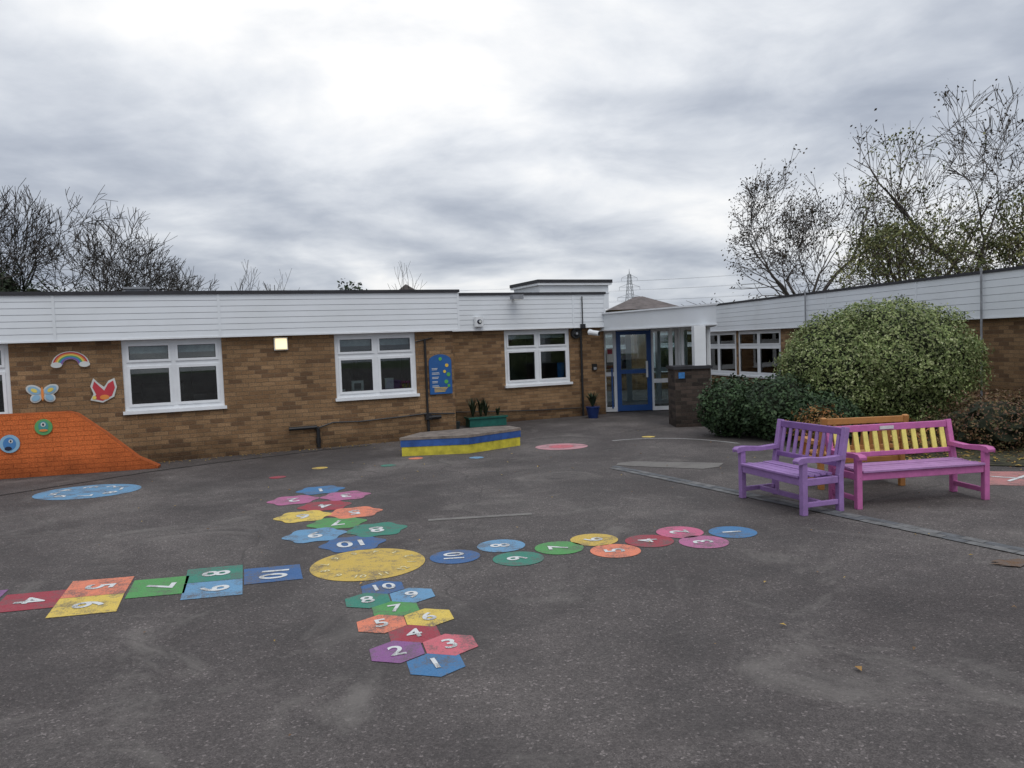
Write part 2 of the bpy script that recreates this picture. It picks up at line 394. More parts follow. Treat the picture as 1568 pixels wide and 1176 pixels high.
g = MB(); pts = [(1.45, 10.95), (1.9, 10.7), (2.55, 10.38), (2.8, 10.5), (2.95, 10.8), (2.3, 11.05), (1.75, 11.25), (1.5, 11.15)]
g.face([(x, y, .0048) for x, y in pts], 'concrete'); g.obj('concrete_patch')
M['stain'] = ground_paint('rust_stain', (.16, .085, .04), 1.0)
g = MB(); g.face([(3.75+.16*math.cos(k*.35)*(1+.3*math.sin(k*3)), 5.72+.09*math.sin(k*.35)*(1+.3*math.cos(k*2)), .0105) for k in range(18)], 'stain'); g.obj('rust_stain_marking')

# ------------------------------------------------------------------ school building
school = empty('school_building')
def wall(mb, x0, x1, z0, z1, ops, mat, th=.25):
    xs = sorted({x0, x1} | {o[0] for o in ops} | {o[1] for o in ops}); zs = sorted({z0, z1} | {o[2] for o in ops} | {o[3] for o in ops})
    for i in range(len(xs)-1):
        for j in range(len(zs)-1):
            cx, cz = (xs[i]+xs[i+1])/2, (zs[j]+zs[j+1])/2
            if any(o[0] < cx < o[1] and o[2] < cz < o[3] for o in ops): continue
            X0, X1, Z0, Z1 = xs[i], xs[i+1], zs[j], zs[j+1]
            mb.face([(X0, 0, Z0), (X1, 0, Z0), (X1, 0, Z1), (X0, 0, Z1)], mat)
            mb.face([(X1, th, Z0), (X0, th, Z0), (X0, th, Z1), (X1, th, Z1)], 'inwall')
    for (a, b, c, d_) in ops:
        mb.face([(a, 0, c), (a, th, c), (a, th, d_), (a, 0, d_)], mat); mb.face([(b, th, c), (b, 0, c), (b, 0, d_), (b, th, d_)], mat)
        mb.face([(a, 0, c), (b, 0, c), (b, th, c), (a, th, c)], mat); mb.face([(a, 0, d_), (a, th, d_), (b, th, d_), (b, 0, d_)], mat)
def window(mb, x0, x1, z0, z1, n=2, sill=True, toplight=True, y=.03):
    fw = .065; W = 'white'
    y0, y1 = y, y+.07
    zb = z0+.05
    mb.box(x0, x1, y0, y1, z1-fw, z1, W); mb.box(x0, x1, y0, y1, zb, zb+fw, W)
    mb.box(x0, x0+fw, y0, y1, zb+fw, z1-fw, W); mb.box(x1-fw, x1, y0, y1, zb+fw, z1-fw, W)
    if sill: mb.box(x0-.03, x1+.03, -.06, y1+.02, z0-.005, zb-.001, W)
    wd = (x1-x0-2*fw)/n; h = z1-zb
    zt = zb+h*.66
    for i in range(n):
        a = x0+fw+i*wd; b = a+wd
        if i: mb.box(a-.035, a+.035, y0-.004, y1, zb+fw, z1-fw, W); a += .035
        if i < n-1: b -= .035
        if toplight:
            mb.box(a, b, y0+.002, y1, zt-.04, zt+.03, W)
            regs = [(zb+fw, zt-.04, .045), (zt+.03, z1-fw, .04)]
        else: regs = [(zb+fw, z1-fw, .04)]
        for (c, d_, s) in regs:
            yy0, yy1 = y0-.018, y0+.045
            mb.box(a, b, yy0, yy1, d_-s, d_, W); mb.box(a, b, yy0, yy1, c, c+s, W)
            mb.box(a, a+s, yy0, yy1, c+s, d_-s, W); mb.box(b-s, b, yy0, yy1, c+s, d_-s, W)
            mb.box(a+s, b-s, y0+.01, y0+.016, c+s, d_-s, 'glass')
            for q in ((a+s, b-s, c+s, c+s+.008), (a+s, b-s, d_-s-.008, d_-s), (a+s, a+s+.008, c+s, d_-s), (b-s-.008, b-s, c+s, d_-s)):
                mb.box(q[0], q[1], y0-.002, y0+.009, q[2], q[3], 'black')
def fascia(mb, x0, x1, z0, z1, y=-.14, nb=7, joints=(), depth=.16):
    h = (z1-z0-.05)/nb
    for i in range(nb):
        a = z0+.03+i*h
        mb.face([(x0, y, a), (x1, y, a), (x1, y+.004, a+h-.008), (x0, y+.004, a+h-.008)], 'fascia')
        mb.face([(x0, y+.004, a+h-.008), (x1, y+.004, a+h-.008), (x1, y+.010, a+h-.005), (x0, y+.010, a+h-.005)], 'groove')
        mb.face([(x0, y+.010, a+h-.005), (x1, y+.010, a+h-.005), (x1, y, a+h), (x0, y, a+h)], 'groove')
    for xx in (x0, x1):
        mb.box(xx-.02, xx+.02, y-.006, y+depth, z0+.031, z1-.03, 'fascia')
    for j in joints: mb.box(j-.02, j+.02, y-.008, y+.01, z0+.031, z1-.03, 'fascia')
    mb.box(x0-.02, x1+.02, y-.012, y+.03, z0, z0+.03, 'white')
    mb.box(x0, x1, y+.031, .05, z0+.002, z0+.02, 'white')
    mb.box(x0-.03, x1+.03, y-.03, y+.2, z1-.02, z1+.035, 'black')
def room(mb, x0, x1, y0, y1, z1):
    mb.face([(x0, y1, 0.01), (x1, y1, .01), (x1, y1, z1), (x0, y1, z1)], 'inwall')
    mb.face([(x0, y0, .01), (x0, y1, .01), (x0, y1, z1), (x0, y0, z1)], 'inwall')
    mb.face([(x1, y0, .01), (x1, y1, .01), (x1, y1, z1), (x1, y0, z1)], 'inwall')
    mb.face([(x0, y0, .01), (x1, y0, .01), (x1, y1, .01), (x0, y1, .01)], 'infloor')
    mb.face([(x0, y0, z1), (x1, y0, z1), (x1, y1, z1), (x0, y1, z1)], 'inwall')

FA = ((-6.01, 13.08, 0), 24.); FB = ((1.63, 18.42, 0), 24.); FC_ = ((9.2, 14.5, 0), -78.4)
winA = [(-7.2, -5.6, .85, 2.09), (-3.72, -2.13, .85, 2.09), (-.53, 1.04, .85, 2.09), (3.0, 4.56, .85, 2.09)]
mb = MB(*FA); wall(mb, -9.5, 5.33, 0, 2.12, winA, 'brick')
mb.face([(5.33, 0, 0), (5.33, 9, 0), (5.33, 9, 2.8), (5.33, 0, 2.8)], 'brick'); mb.face([(-9.5, 9, 0), (-9.5, 0, 0), (-9.5, 0, 2.8), (-9.5, 9, 2.8)], 'brick')
mb.obj('classroom_wall', school)
mb = MB(*FA)
for w in winA: window(mb, *w)
mb.obj('classroom_windows', school)
mb = MB(*FA); fascia(mb, -9.6, 5.42, 2.09, 2.86, joints=(-1.46, 1.02))
mb.box(5.30, 5.40, .06, 9, 2.1, 2.83, 'fascia'); mb.box(-9.6, 5.4, .07, 9, 2.72, 2.85, 'roof'); mb.obj('white_fascia_and_roof', school)
mb = MB(*FA); room(mb, -9.4, 5.2, .26, 5, 2.7)
for (a, b, c, dd, h) in [(-6.5, -5, 3, 3.5, 1.5), (-3.5, -2.5, 2.5, 3, 1.6), (-.3, .4, 1.2, 1.7, 1.3), (.6, 1.3, 2.8, 3.2, 1.7), (-1.4, -.6, 3.5, 4, 1.9), (1.6, 2.6, 3.8, 4.2, 1.9), (3.1, 3.6, 1.5, 2, 1.4), (4., 5, 2.6, 3, 1.8)]: mb.box(a, b, c, dd, .02, h, 'dark')
mb.box(3.33, 3.56, .2, .22, .98, 1.2, 'paper'); mb.box(3.38, 3.51, .19, .2, 1.03, 1.15, 'terracotta'); mb.box(3.98, 4.15, .2, .22, 1.0, 1.22, 'paper'); mb.box(3.14, 3.2, .18, .24, .92, 1.05, 'paper')
mb.box(1.2, 2.2, 4.94, 4.97, 1.1, 1.9, 'paperblue'); mb.box(-.8, .2, 4.94, 4.97, 1.0, 1.9, 'paper')
mb.tube((4.35, .22, .9), (4.35, .22, 1.03), .05, .06, 'terracotta', 8)
for k in range(14):
    a = random.uniform(0, 6.28); mb.tube((4.35, .22, 1.02), (4.35+.09*math.cos(a), .22+.06*math.sin(a), 1.1+random.random()*.1), .012, .004, 'green_obj', 3)
mb.box(.55, .75, .2, .25, .92, 1.12, 'dark'); mb.box(-.2, .0, .2, .24, .92, 1.02, 'dark')
for (a, b, c, d_) in winA: mb.box(a+.05, b-.05, .2, .205, 1.86, 2.08, 'curtain')
mb.obj('classroom_interior', school)
winB = [(-1.94, -.25, .79, 2.10)]
mb = MB(*FB); wall(mb, -3.85, .70, 0, 2.14, winB, 'brick')
mb.face([(.70, 0, 0), (.70, 6, 0), (.70, 6, 2.9), (.70, 0, 2.9)], 'brick'); mb.obj('office_wall', school)
mb = MB(*FB); window(mb, *winB[0]); mb.obj('office_window', school)
mb = MB(*FB); fascia(mb, -3.95, .66, 2.11, 2.92, joints=(-.2,)); mb.box(-4, .66, .07, 7, 2.78, 2.91, 'roof'); mb.box(.60, .68, .06, 6, 2.12, 2.9, 'fascia')
mb.obj('office_fascia_and_roof', school)
mb = MB(*FB); room(mb, -3.7, .5, .26, 4, 2.6); mb.box(-.5, -.32, .18, .2, .95, 1.3, 'paperblue'); mb.box(-1.8, -1.2, 1.5, 2, .02, 1.4, 'dark'); mb.box(-1.9, -.3, .2, .205, 1.9, 2.09, 'curtain'); mb.obj('office_interior', school)
mb = MB((.95, 23.7, 0), 24)
mb.box(0, 2.45, 0, 1.9, 2.8, 3.55, 'fascia'); mb.box(-.08, 2.53, -.08, 2.0, 3.55, 3.62, 'white'); mb.box(-.1, 2.55, -.1, 2.02, 3.62, 3.72, 'black'); mb.box(-.02, 2.47, -.012, 1.92, 3.28, 3.31, 'groove')
mb.obj('rooftop_clerestory', school)
mb = MB(*FA); mb.box(-.55, -.15, 3.5, 3.9, 2.85, 3.22, 'greyblock'); mb.box(-.6, -.1, 3.45, 3.95, 3.22, 3.26, 'greyblock')
mb.box(-.1, .15, 3.55, 3.8, 2.85, 3.12, 'greyblock'); mb.obj('roof_vent', school)
winC = [(-12.6, -10.15, .5, 1.93), (-10.05, -7.55, .5, 1.93)]
mb = MB(*FC_); wall(mb, -15, 7, 0, 1.98, winC, 'brick'); mb.obj('wing_wall', school)
mb = MB(*FC_)
for w in winC: window(mb, *w)
mb.obj('wing_windows', school)
mb = MB(*FC_); fascia(mb, -15, 7, 1.94, 2.82, joints=(-5.2, -2, 1.2, 4), nb=6); mb.box(-15, 7, .07, 9, 2.7, 2.81, 'roof'); mb.obj('wing_fascia_and_roof', school)
mb = MB(*FC_); room(mb, -14.9, 6.9, .26, 5, 2.6)
for k in range(24):
    x = -12.4+k*.1+(.0 if k < 12 else 2.2); mb.box(x, x+.07, .3+.02*(k % 2), .33+.02*(k % 2), .55, 1.9, 'curtain')
mb.obj('wing_interior', school)
mb = MB(*FC_)
for x in (-.2, -6.0):
    mb.tube((x, -.2, .1 if x > -1 else 2.0), (x, -.2, 2.9), .02, .02, 'greyblock', 6)
mb.obj('conduit_pipe', school)
mb = MB((1.6, 27.2, 0), 0); wall(mb, 0, 6.2, 0, 2.2, [(.6, 2.6, .6, 2.0), (3.4, 5.4, .6, 2.0)], 'brick'); window(mb, .6, 2.6, .6, 2.0); window(mb, 3.4, 5.4, .6, 2.0)
fascia(mb, 0, 6.2, 2.15, 2.75, nb=5); room(mb, 0, 6.2, .26, 4, 2.5); mb.obj('rear_link_wall', school)
mb = MB()
Y = 19.05; W = 'white'
def glassframe(mb, x0, x1, z0, z1, y, mat, s=.06, rails=(), d=.06):
    mb.box(x0, x0+s, y-d/2, y+d/2, z0, z1, mat); mb.box(x1-s, x1, y-d/2, y+d/2, z0, z1, mat)
    mb.box(x0+s, x1-s, y-d/2, y+d/2, z1-s, z1, mat); mb.box(x0+s, x1-s, y-d/2, y+d/2, z0, z0+s*1.6, mat)
    for r in rails: mb.box(x0+s, x1-s, y-d/2+.002, y+d/2-.002, r-.05, r+.05, mat)
    mb.box(x0+s, x1-s, y-.004, y+.004, z0+s*1.6, z1-s, 'glass')
glassframe(mb, 2.27, 2.60, .02, 2.03, Y, W, .07, (.95,))
glassframe(mb, 3.46, 4.12, .02, 2.03, Y, W, .06, (.75,))
glassframe(mb, 4.13, 4.90, .02, 2.03, Y, W, .06, (.75,))
mb.box(2.27, 4.9, Y-.05, Y+.05, 2.03, 2.08, W)
for (a, b) in ((2.4, 3.2), (3.2, 4.0), (4.0, 4.8)): glassframe(mb, a, b, .02, 2.03, Y+1.9, W, .07, (.95,))
mb.obj('lobby_glazing', school)
mb = MB((4.93, Y+.06, 0), 86.7)
for k in range(2): glassframe(mb, k*1.0, k*1.0+.95, .02, 2.03, 0, W, .06, (.75,))
mb.obj('lobby_side_glazing', school)
mb = MB(); glassframe(mb, 2.62, 3.44, .03, 2.0, Y-.02, 'bluedoor', .09, (1.0,), .07)
mb.box(2.60, 2.62, Y-.06, Y+.04, .02, 2.02, 'bluedoor'); mb.box(3.44, 3.46, Y-.06, Y+.04, .02, 2.02, 'bluedoor')
mb.box(3.32, 3.36, Y-.12, Y-.06, .85, 1.25, W); mb.obj('blue_entrance_door', school)
mb = MB(); mb.box(2.36, 2.52, Y-.05, Y-.04, 1.25, 1.6, 'paper'); mb.box(2.38, 2.50, Y-.055, Y-.051, 1.45, 1.57, 'p_red'); mb.box(2.46, 2.5, Y-.06, Y-.05, .1, 1.1, 'bluedoor'); mb.obj('door_notice', school)
mb = MB()
can = [(2.22, 18.62), (4.12, 15.38), (4.97, 19.1), (5.1, 21.2), (1.7, 21.2), (1.4, 20.5)]
mb.prism(can, 2.05, 2.42, 'fascia', 'roof')
mb.prism([(2.18, 18.58), (4.13, 15.30), (5.02, 19.1), (5.15, 21.25), (1.65, 21.25), (1.35, 20.5)], 2.421, 2.455, 'white', 'roof')
mb.prism([(2.19, 18.59), (4.13, 15.32), (5.01, 19.1), (5.14, 21.23), (1.66, 21.23), (1.36, 20.5)], 2.02, 2.049, 'white')
mb.box(3.70, 3.93, 15.50, 15.73, 1.22, 2.019, 'white')
mb.box(3.62, 3.70, 17.6, 17.68, 0, 2.019, 'white'); mb.box(3.9, 3.96, 17.6, 17.68, 0, 2.019, 'white')
mb.obj('entrance_canopy', school)
mb = MB(); mb.box(2.3, 4.9, 19.1, 20.9, .003, .015, 'infloor'); mb.box(2.32, 2.36, 19.3, 20.8, .5, 1.5, 'paperblue'); mb.obj('lobby_floor', school)
mb = MB(); mb.box(3.26, 3.98, 15.35, 16.05, 0, 1.16, 'brickdark'); mb.box(3.23, 4.01, 15.32, 16.08, 1.16, 1.22, 'black'); mb.box(3.33, 3.45, 15.33, 15.349, .98, 1.1, 'paperblue'); mb.obj('brick_pier')

# ------------------------------------------------------------------ fixtures on the walls
M['emit'], t, b, o = nt('lit_bulkhead_diffuser'); b.inputs['Base Color'].default_value = (.9, .8, .6, 1); b.inputs['Emission Color'].default_value = (1, .80, .46, 1); b.inputs['Emission Strength'].default_value = .9
mb = MB(*FA); mb.box(1.92, 2.16, -.05, 0, 1.83, 2.06, 'white'); mb.box(1.94, 2.14, -.09, -.051, 1.85, 2.04, 'emit'); mb.obj('wall_lamp', bevel=.01)
M['signblue'] = simple('sign_blue', s2l(38, 90, 150), .4, .1, 5); M['signgreen'] = simple('sign_green', s2l(90, 165, 80), .4, .1); M['signyellow'] = simple('sign_yellow', s2l(230, 190, 70), .4, .1)
es = empty('playground_rules_sign')
mb = MB(*FA); pts = [(4.81, .86), (5.27, .86), (5.27, 1.5)]+[(5.04+.23*math.cos(a*math.pi/12), 1.5+.14*math.sin(a*math.pi/12)) for a in range(1, 12)]+[(4.81, 1.5)]
mb.face([(x, -.035, z) for x, z in pts], 'signblue')
for i in range(len(pts)):
    a, b_ = pts[i], pts[(i+1) % len(pts)]; mb.face([(a[0], -.005, a[1]), (b_[0], -.005, b_[1]), (b_[0], -.035, b_[1]), (a[0], -.035, a[1])], 'signblue')
for r_ in range(5):
    for q in range(2):
        z = 1.36-r_*.085-q*.025; mb.box(4.86, 4.86+random.uniform(.1, .16), -.0385, -.0355, z, z+.011, 'paper')
for q in range(4): mb.box(4.9, 5.18-.02*q, -.0385, -.0355, .98-q*.025, .99-q*.025, 'signyellow')
for (x, z, r, c) in [(5.17, 1.42, .035, 'signyellow'), (5.2, 1.24, .04, 'signgreen'), (5.12, 1.3, .03, 'signyellow'), (5.15, 1.1, .04, 'signgreen'), (5.2, 1.02, .03, 'signgreen'), (5.04, 1.55, .035, 'signgreen')]:
    mb.tube((x, -.0355, z), (x, -.041, z), r, r, c, 12)
mb.obj('sign_panel', es)
def art(name, frame, parts):
    mb = MB(*frame)
    for i, (pts, c) in enumerate(parts):
        y = -.02-.0025*i; n_ = len(pts)
        mb.face([(x, y, z) for x, z in pts], c)
        if i == 0:
            for k in range(n_):
                a, b_ = pts[k], pts[(k+1) % n_]; mb.face([(a[0], -.002, a[1]), (b_[0], -.002, b_[1]), (b_[0], y, b_[1]), (a[0], y, a[1])], c)
    return mb.obj(name)
for nm, col in (('a_white', (205, 208, 205)), ('a_red', (190, 60, 70)), ('a_orange', (225, 140, 70)), ('a_yellow', (225, 205, 100)), ('a_green', (95, 160, 100)), ('a_blue', (75, 130, 185)), ('a_purple', (130, 90, 155)), ('a_teal', (75, 145, 145)), ('a_sky', (140, 180, 205)), ('a_dark', (35, 40, 60))):
    M[nm] = simple(nm, s2l(*col), .45, .06)
def arch(cx, cz, r0, r1):
    A = [(cx+r1*math.cos(a*math.pi/16), cz+r1*.8*math.sin(a*math.pi/16)) for a in range(17)]; B = [(cx+r0*math.cos(a*math.pi/16), cz+r0*.8*math.sin(a*math.pi/16)) for a in range(16, -1, -1)]; return A+B
def ell(cx, cz, rx, rz, rot=0, n=20):
    o = []
    for k in range(n):
        a = 2*math.pi*k/n; x, z = rx*math.cos(a), rz*math.sin(a); o.append((cx+x*math.cos(rot)-z*math.sin(rot), cz+x*math.sin(rot)+z*math.cos(rot)))
    return o
rb = [(arch(-1.28, 1.72, .11, .27), 'a_white')]
for k, c in enumerate(['a_red', 'a_orange', 'a_yellow', 'a_green', 'a_blue', 'a_purple']): rb.append((arch(-1.28, 1.725, .25-.023*(k+1), .25-.023*k), c))
rb += [(ell(-1.48, 1.72, .08, .045), 'a_white'), (ell(-1.08, 1.72, .08, .045), 'a_white')]
art('rainbow_wall_art', FA, rb)
def butterfly(cx, cz, s, c1, c2, c3):
    P = []
    for sx in (-1, 1): P += [(ell(cx+sx*.12*s, cz+.06*s, .13*s, .085*s, sx*.5), 'a_white'), (ell(cx+sx*.1*s, cz-.07*s, .09*s, .075*s, -sx*.5), 'a_white')]
    for sx in (-1, 1): P += [(ell(cx+sx*.12*s, cz+.06*s, .10*s, .06*s, sx*.5), c1), (ell(cx+sx*.1*s, cz-.07*s, .065*s, .05*s, -sx*.5), c2), (ell(cx+sx*.12*s, cz+.06*s, .05*s, .03*s, sx*.5), c3)]
    P.append((ell(cx, cz, .02*s, .12*s), 'a_orange')); return P
art('butterfly_wall_art', FA, butterfly(-1.70, 1.27, .95, 'a_sky', 'a_sky', 'a_yellow'))
P = [([(-1.03, 1.12), (-.85, 1.07), (-.68, 1.16), (-.63, 1.32), (-.66, 1.47), (-.75, 1.43), (-.82, 1.33), (-.9, 1.40), (-.97, 1.48), (-1.02, 1.35), (-.98, 1.22)], 'a_white'),
     ([(-.99, 1.14), (-.85, 1.10), (-.71, 1.18), (-.66, 1.31), (-.68, 1.43), (-.76, 1.38), (-.82, 1.27), (-.9, 1.36), (-.96, 1.43), (-.99, 1.33), (-.94, 1.21)], 'a_red'),
     (ell(-.82, 1.16, .07, .04), 'a_orange'), (ell(-.97, 1.16, .03, .03), 'a_yellow')]
art('robin_wall_art', FA, P)
a = Vector((-.07, -.79)); b = Vector((-4.2, -.1))
o0 = Matrix.Translation(Vector(FA[0]))@Matrix.Rotation(rad(24), 4, 'Z')
pa = o0@Vector((a.x, a.y, 0)); pb = o0@Vector((b.x, b.y, 0)); dd = (pb-pa); Lw = dd.length
angO = math.degrees(math.atan2(-dd.y, -dd.x))
FO = ((pb.x, pb.y, 0), angO)
def wx(t): return Lw-t
mb = MB(*FO)
prof = [(0, 1.0), (wx(1.28), .99), (wx(1.15), .95), (wx(.75), .62), (wx(.3), .20), (wx(0), .035), (wx(0), 0), (0, 0)]
mb.face([(x, 0, z) for x, z in prof[::-1]], 'brickorange', [(x, z) for x, z in prof[::-1]])
mb.face([(x, .22, z) for x, z in prof], 'brickorange', [(x, z) for x, z in prof])
for i in range(6):
    p, q = prof[i], prof[i+1]; mb.face([(p[0], 0, p[1]), (q[0], 0, q[1]), (q[0], .22, q[1]), (p[0], .22, p[1])], 'brickorange')
mb.obj('orange_ramp_wall')
c1, c2 = wx(1.60), wx(2.08)
art('monster_wall_art', FO, [(ell(c1, .77, .125, .125), 'a_green'), (ell(c1, .78, .07, .085), 'a_teal'), (ell(c1, .81, .035, .035), 'a_white'), (ell(c1, .81, .015, .02), 'a_dark'), (ell(c1, .72, .06, .02), 'a_orange')])
art('monster_wall_art', FO, [(ell(c2, .54, .14, .14), 'a_sky'), (ell(c2, .54, .09, .10), 'a_blue'), (ell(c2+.02, .58, .03, .03), 'a_white'), (ell(c2+.02, .58, .012, .018), 'a_dark'), (ell(c2-.02, .47, .05, .03), 'a_dark')])
mb = MB(*FA)
def path(mb, pts, r, mat, n=8):
    for i in range(len(pts)-1): mb.tube(pts[i], pts[i+1], r, r, mat, n)
path(mb, [(2.1, -.05, .40), (2.6, -.05, .40), (2.62, -.05, .36), (2.62, -.05, .02)], .035, 'blackpipe')
mb.tube((2.62, -.05, .1), (2.62, -.05, .2), .045, .045, 'blackpipe', 8)
path(mb, [(2.62, -.03, .38), (2.9, -.03, .46), (3.4, -.03, .44), (4.2, -.03, .47), (4.74, -.03, .5), (5.0, -.03, .48), (5.3, -.03, .46)], .014, 'blackpipe', 5)
path(mb, [(4.74, -.04, .35), (4.74, -.04, 1.95)], .022, 'blackpipe', 6); mb.box(4.68, 4.8, -.1, 0, .38, .48, 'blackpipe'); mb.tube((4.74, -.06, .42), (5.0, -.06, .42), .05, .04, 'blackpipe', 8)
mb.tube((4.74, -.05, .35), (4.74, -.05, .1), .03, .03, 'blackpipe', 8)
mb.tube((4.55, -.03, 1.9), (4.9, -.03, 1.97), .012, .012, 'blackpipe', 5)
mb.obj('drain_pipe')
mb = MB(*FB); path(mb, [(.03, -.06, .0), (.03, -.06, 2.10), (.03, -.17, 2.18)], .028, 'blackpipe'); path(mb, [(.03, -.17, 2.18), (.03, -.17, 2.85)], .014, 'blackpipe', 5); mb.box(-.03, .09, -.2, -.15, 2.1, 2.2, 'blackpipe')
path(mb, [(-3.7, -.03, .35), (-2.5, -.03, .28), (-1, -.03, .22), (0, -.03, .2)], .012, 'blackpipe', 5); mb.obj('downpipe')
mb = MB(*FB); mb.prism([(-2.62+.11*math.cos(k*math.pi/4), -.19+.05*math.sin(k*math.pi/4)) for k in range(8)], 2.2, 2.42, 'white'); mb.tube((-2.62, -.20, 2.31), (-2.62, -.27, 2.31), .08, .03, 'a_dark', 12); mb.tube((-2.62, -.27, 2.31), (-2.62, -.275, 2.31), .03, .03, 'a_white', 12); mb.obj('alarm_sounder')
mb = MB(*FB)
mb.beam((-1.75, -.15, 2.80), (-1.75, -.3, 2.86), .05, .05, 'greyblock'); mb.beam((-1.88, -.36, 2.84), (-1.62, -.36, 2.84), .18, .10, 'greyblock'); mb.box(-1.86, -1.64, -.45, -.28, 2.77, 2.785, 'paper'); mb.obj('flood_light')
mb = MB(*FB); mb.beam((.22, -.14, 2.06), (.22, -.3, 2.02), .04, .04, 'white'); mb.tube((.16, -.22, 2.0), (.30, -.45, 1.96), .06, .06, 'white', 10); mb.tube((.30, -.45, 1.96), (.305, -.457, 1.959), .05, .05, 'blackpipe', 10); mb.obj('security_camera')
mb = MB(*FB); mb.tube((-.1, 0, 1.98), (-.1, -.08, 1.98), .12, .12, 'blackpipe', 16); mb.tube((-.1, -.08, 1.98), (-.1, -.11, 1.98), .08, .05, 'blackpipe', 16); mb.tube((-.1, -.11, 1.98), (-.1, -.12, 1.98), .03, .03, 'greyblock', 10); mb.obj('school_bell')
mb = MB(*FB); mb.box(.34, .46, -.05, 0, 1.08, 1.24, 'blackpipe'); mb.box(.36, .44, -.055, -.051, 1.1, 1.16, 'greyblock'); mb.obj('door_entry_box')

# ------------------------------------------------------------------ platform, pots
M['platyellow'] = simple('yellow_painted_board', s2l(196, 184, 62), .6, .25, 5); M['platblue'] = simple('blue_painted_board', s2l(48, 86, 150), .55, .25, 5)
M['deck'] = simple('weathered_deck', (.22, .185, .16), .85, .3, 6, .3)
pl = [(-1.88, 12.66), (-.75, 12.72), (.12, 13.5), (-.08, 13.88), (-.6, 13.85), (-1.62, 13.38)]
cx, cy = sum(p[0] for p in pl)/6, sum(p[1] for p in pl)/6
sc_ = lambda k: [(cx+(p[0]-cx)*k, cy+(p[1]-cy)*k) for p in pl]
ep = empty('wooden_stage_platform')
mb = MB(); mb.prism(sc_(.985), 0, .15, 'platyellow'); mb.prism(sc_(1.0), .153, .265, 'platblue'); mb.prism(sc_(1.012), .268, .31, 'deck')
mb.obj('stage_body', ep)
mb = MB()
for k in range(1, 9):
    y = 12.7+k*.13
    xs = []
    q = sc_(.99)
    for i in range(6):
        p0, p1 = q[i], q[(i+1) % 6]
        if (p0[1]-y)*(p1[1]-y) < 0: xs.append(p0[0]+(p1[0]-p0[0])*(y-p0[1])/(p1[1]-p0[1]))
    if len(xs) == 2: mb.box(min(xs), max(xs), y-.004, y+.004, .3105, .312, 'black')
mb.obj('plank_gaps', ep)
def spiky(mb, x, y, z, n, h, mat, spread=.5):
    for k in range(n):
        a = random.uniform(0, 6.283); l = h*random.uniform(.6, 1.1); s = spread*random.uniform(.2, 1)
        p = Vector((x, y, z)); q = p+Vector((math.cos(a)*s*l*.5, math.sin(a)*s*l*.5, l*.65)); r = p+Vector((math.cos(a)*s*l*1.2, math.sin(a)*s*l*1.2, l))
        w = Vector((-math.sin(a), math.cos(a), 0))*.02
        mb.face([p-w, p+w, q+w, q-w], mat); mb.face([q-w, q+w, r], mat)
ep = empty('planter_trough'); mb = MB((-.95, 16.72, 0), 20); mb.prism([(0, 0), (.85, 0), (.85, .32), (0, .32)], 0, .18, 'teal'); mb.prism([(-.03, -.03), (.88, -.03), (.88, .35), (-.03, .35)], .181, .22, 'teal', 'soil'); mb.obj('trough', ep)
mb = MB((-.95, 16.72, 0), 20)
for x in (.12, .3, .42, .7): spiky(mb, x, .15, .2, 26, .42 if x < .5 else .2, 'leaf_ever')
mb.obj('spiky_leaves', ep)
ep = empty('potted_plant'); mb = MB()
mb.tube((1.86, 17.85, 0), (1.86, 17.85, .24), .11, .16, 'bluepot', 16); mb.tube((1.86, 17.85, .24), (1.86, 17.85, .27), .17, .17, 'bluepot', 16); mb.obj('pot', ep)
mb = MB(); spiky(mb, 1.86, 17.85, .24, 60, .35, 'leaf_ever', .7); mb.obj('plant_leaves', ep)
ep = empty('potted_plant'); mb = MB(); mb.tube((-1.25, 16.35, 0), (-1.25, 16.35, .18), .09, .12, 'terracotta', 12); mb.obj('pot', ep)
mb = MB(); spiky(mb, -1.25, 16.35, .17, 30, .2, 'leaf_ever', .7); mb.obj('plant_leaves', ep)

# ------------------------------------------------------------------ benches
def worn(name, rgb):
    m, t, b, o = nt(name); tc = N(t, 'ShaderNodeTexCoord')
    n = N(t, 'ShaderNodeTexNoise', Scale=7.0, Detail=7.0, Roughness=.75); t.links.new(tc.outputs['Object'], n.inputs['Vector'])
    n2 = N(t, 'ShaderNodeTexNoise', Scale=40.0, Detail=4.0, Roughness=.7); t.links.new(tc.outputs['Object'], n2.inputs['Vector'])
    col = s2l(*rgb); c = mix(t, 1., col, ramp(t, n.outputs[0], [(.3, .75), (.7, 1.12)]), 'MULTIPLY')
    c = mix(t, ramp(t, n2.outputs[0], [(.62, 0.), (.72, .6)]), c, (.14, .115, .10))
    t.links.new(c, b.inputs['Base Color']); b.inputs['Roughness'].default_value = .65; bump(t, b, n2.outputs[0], .25, .004); return m
M['b_purple'] = worn('purple_bench_paint', (148, 114, 170)); M['b_dpurple'] = worn('dark_purple_paint', (126, 90, 150)); M['b_pink'] = worn('pink_bench_paint', (190, 104, 160)); M['b_yellow'] = worn('yellow_bench_paint', (226, 212, 114)); M['b_orange'] = worn('stained_timber', (176, 122, 66)); M['b_lilac'] = worn('lilac_seat_paint', (168, 124, 172))
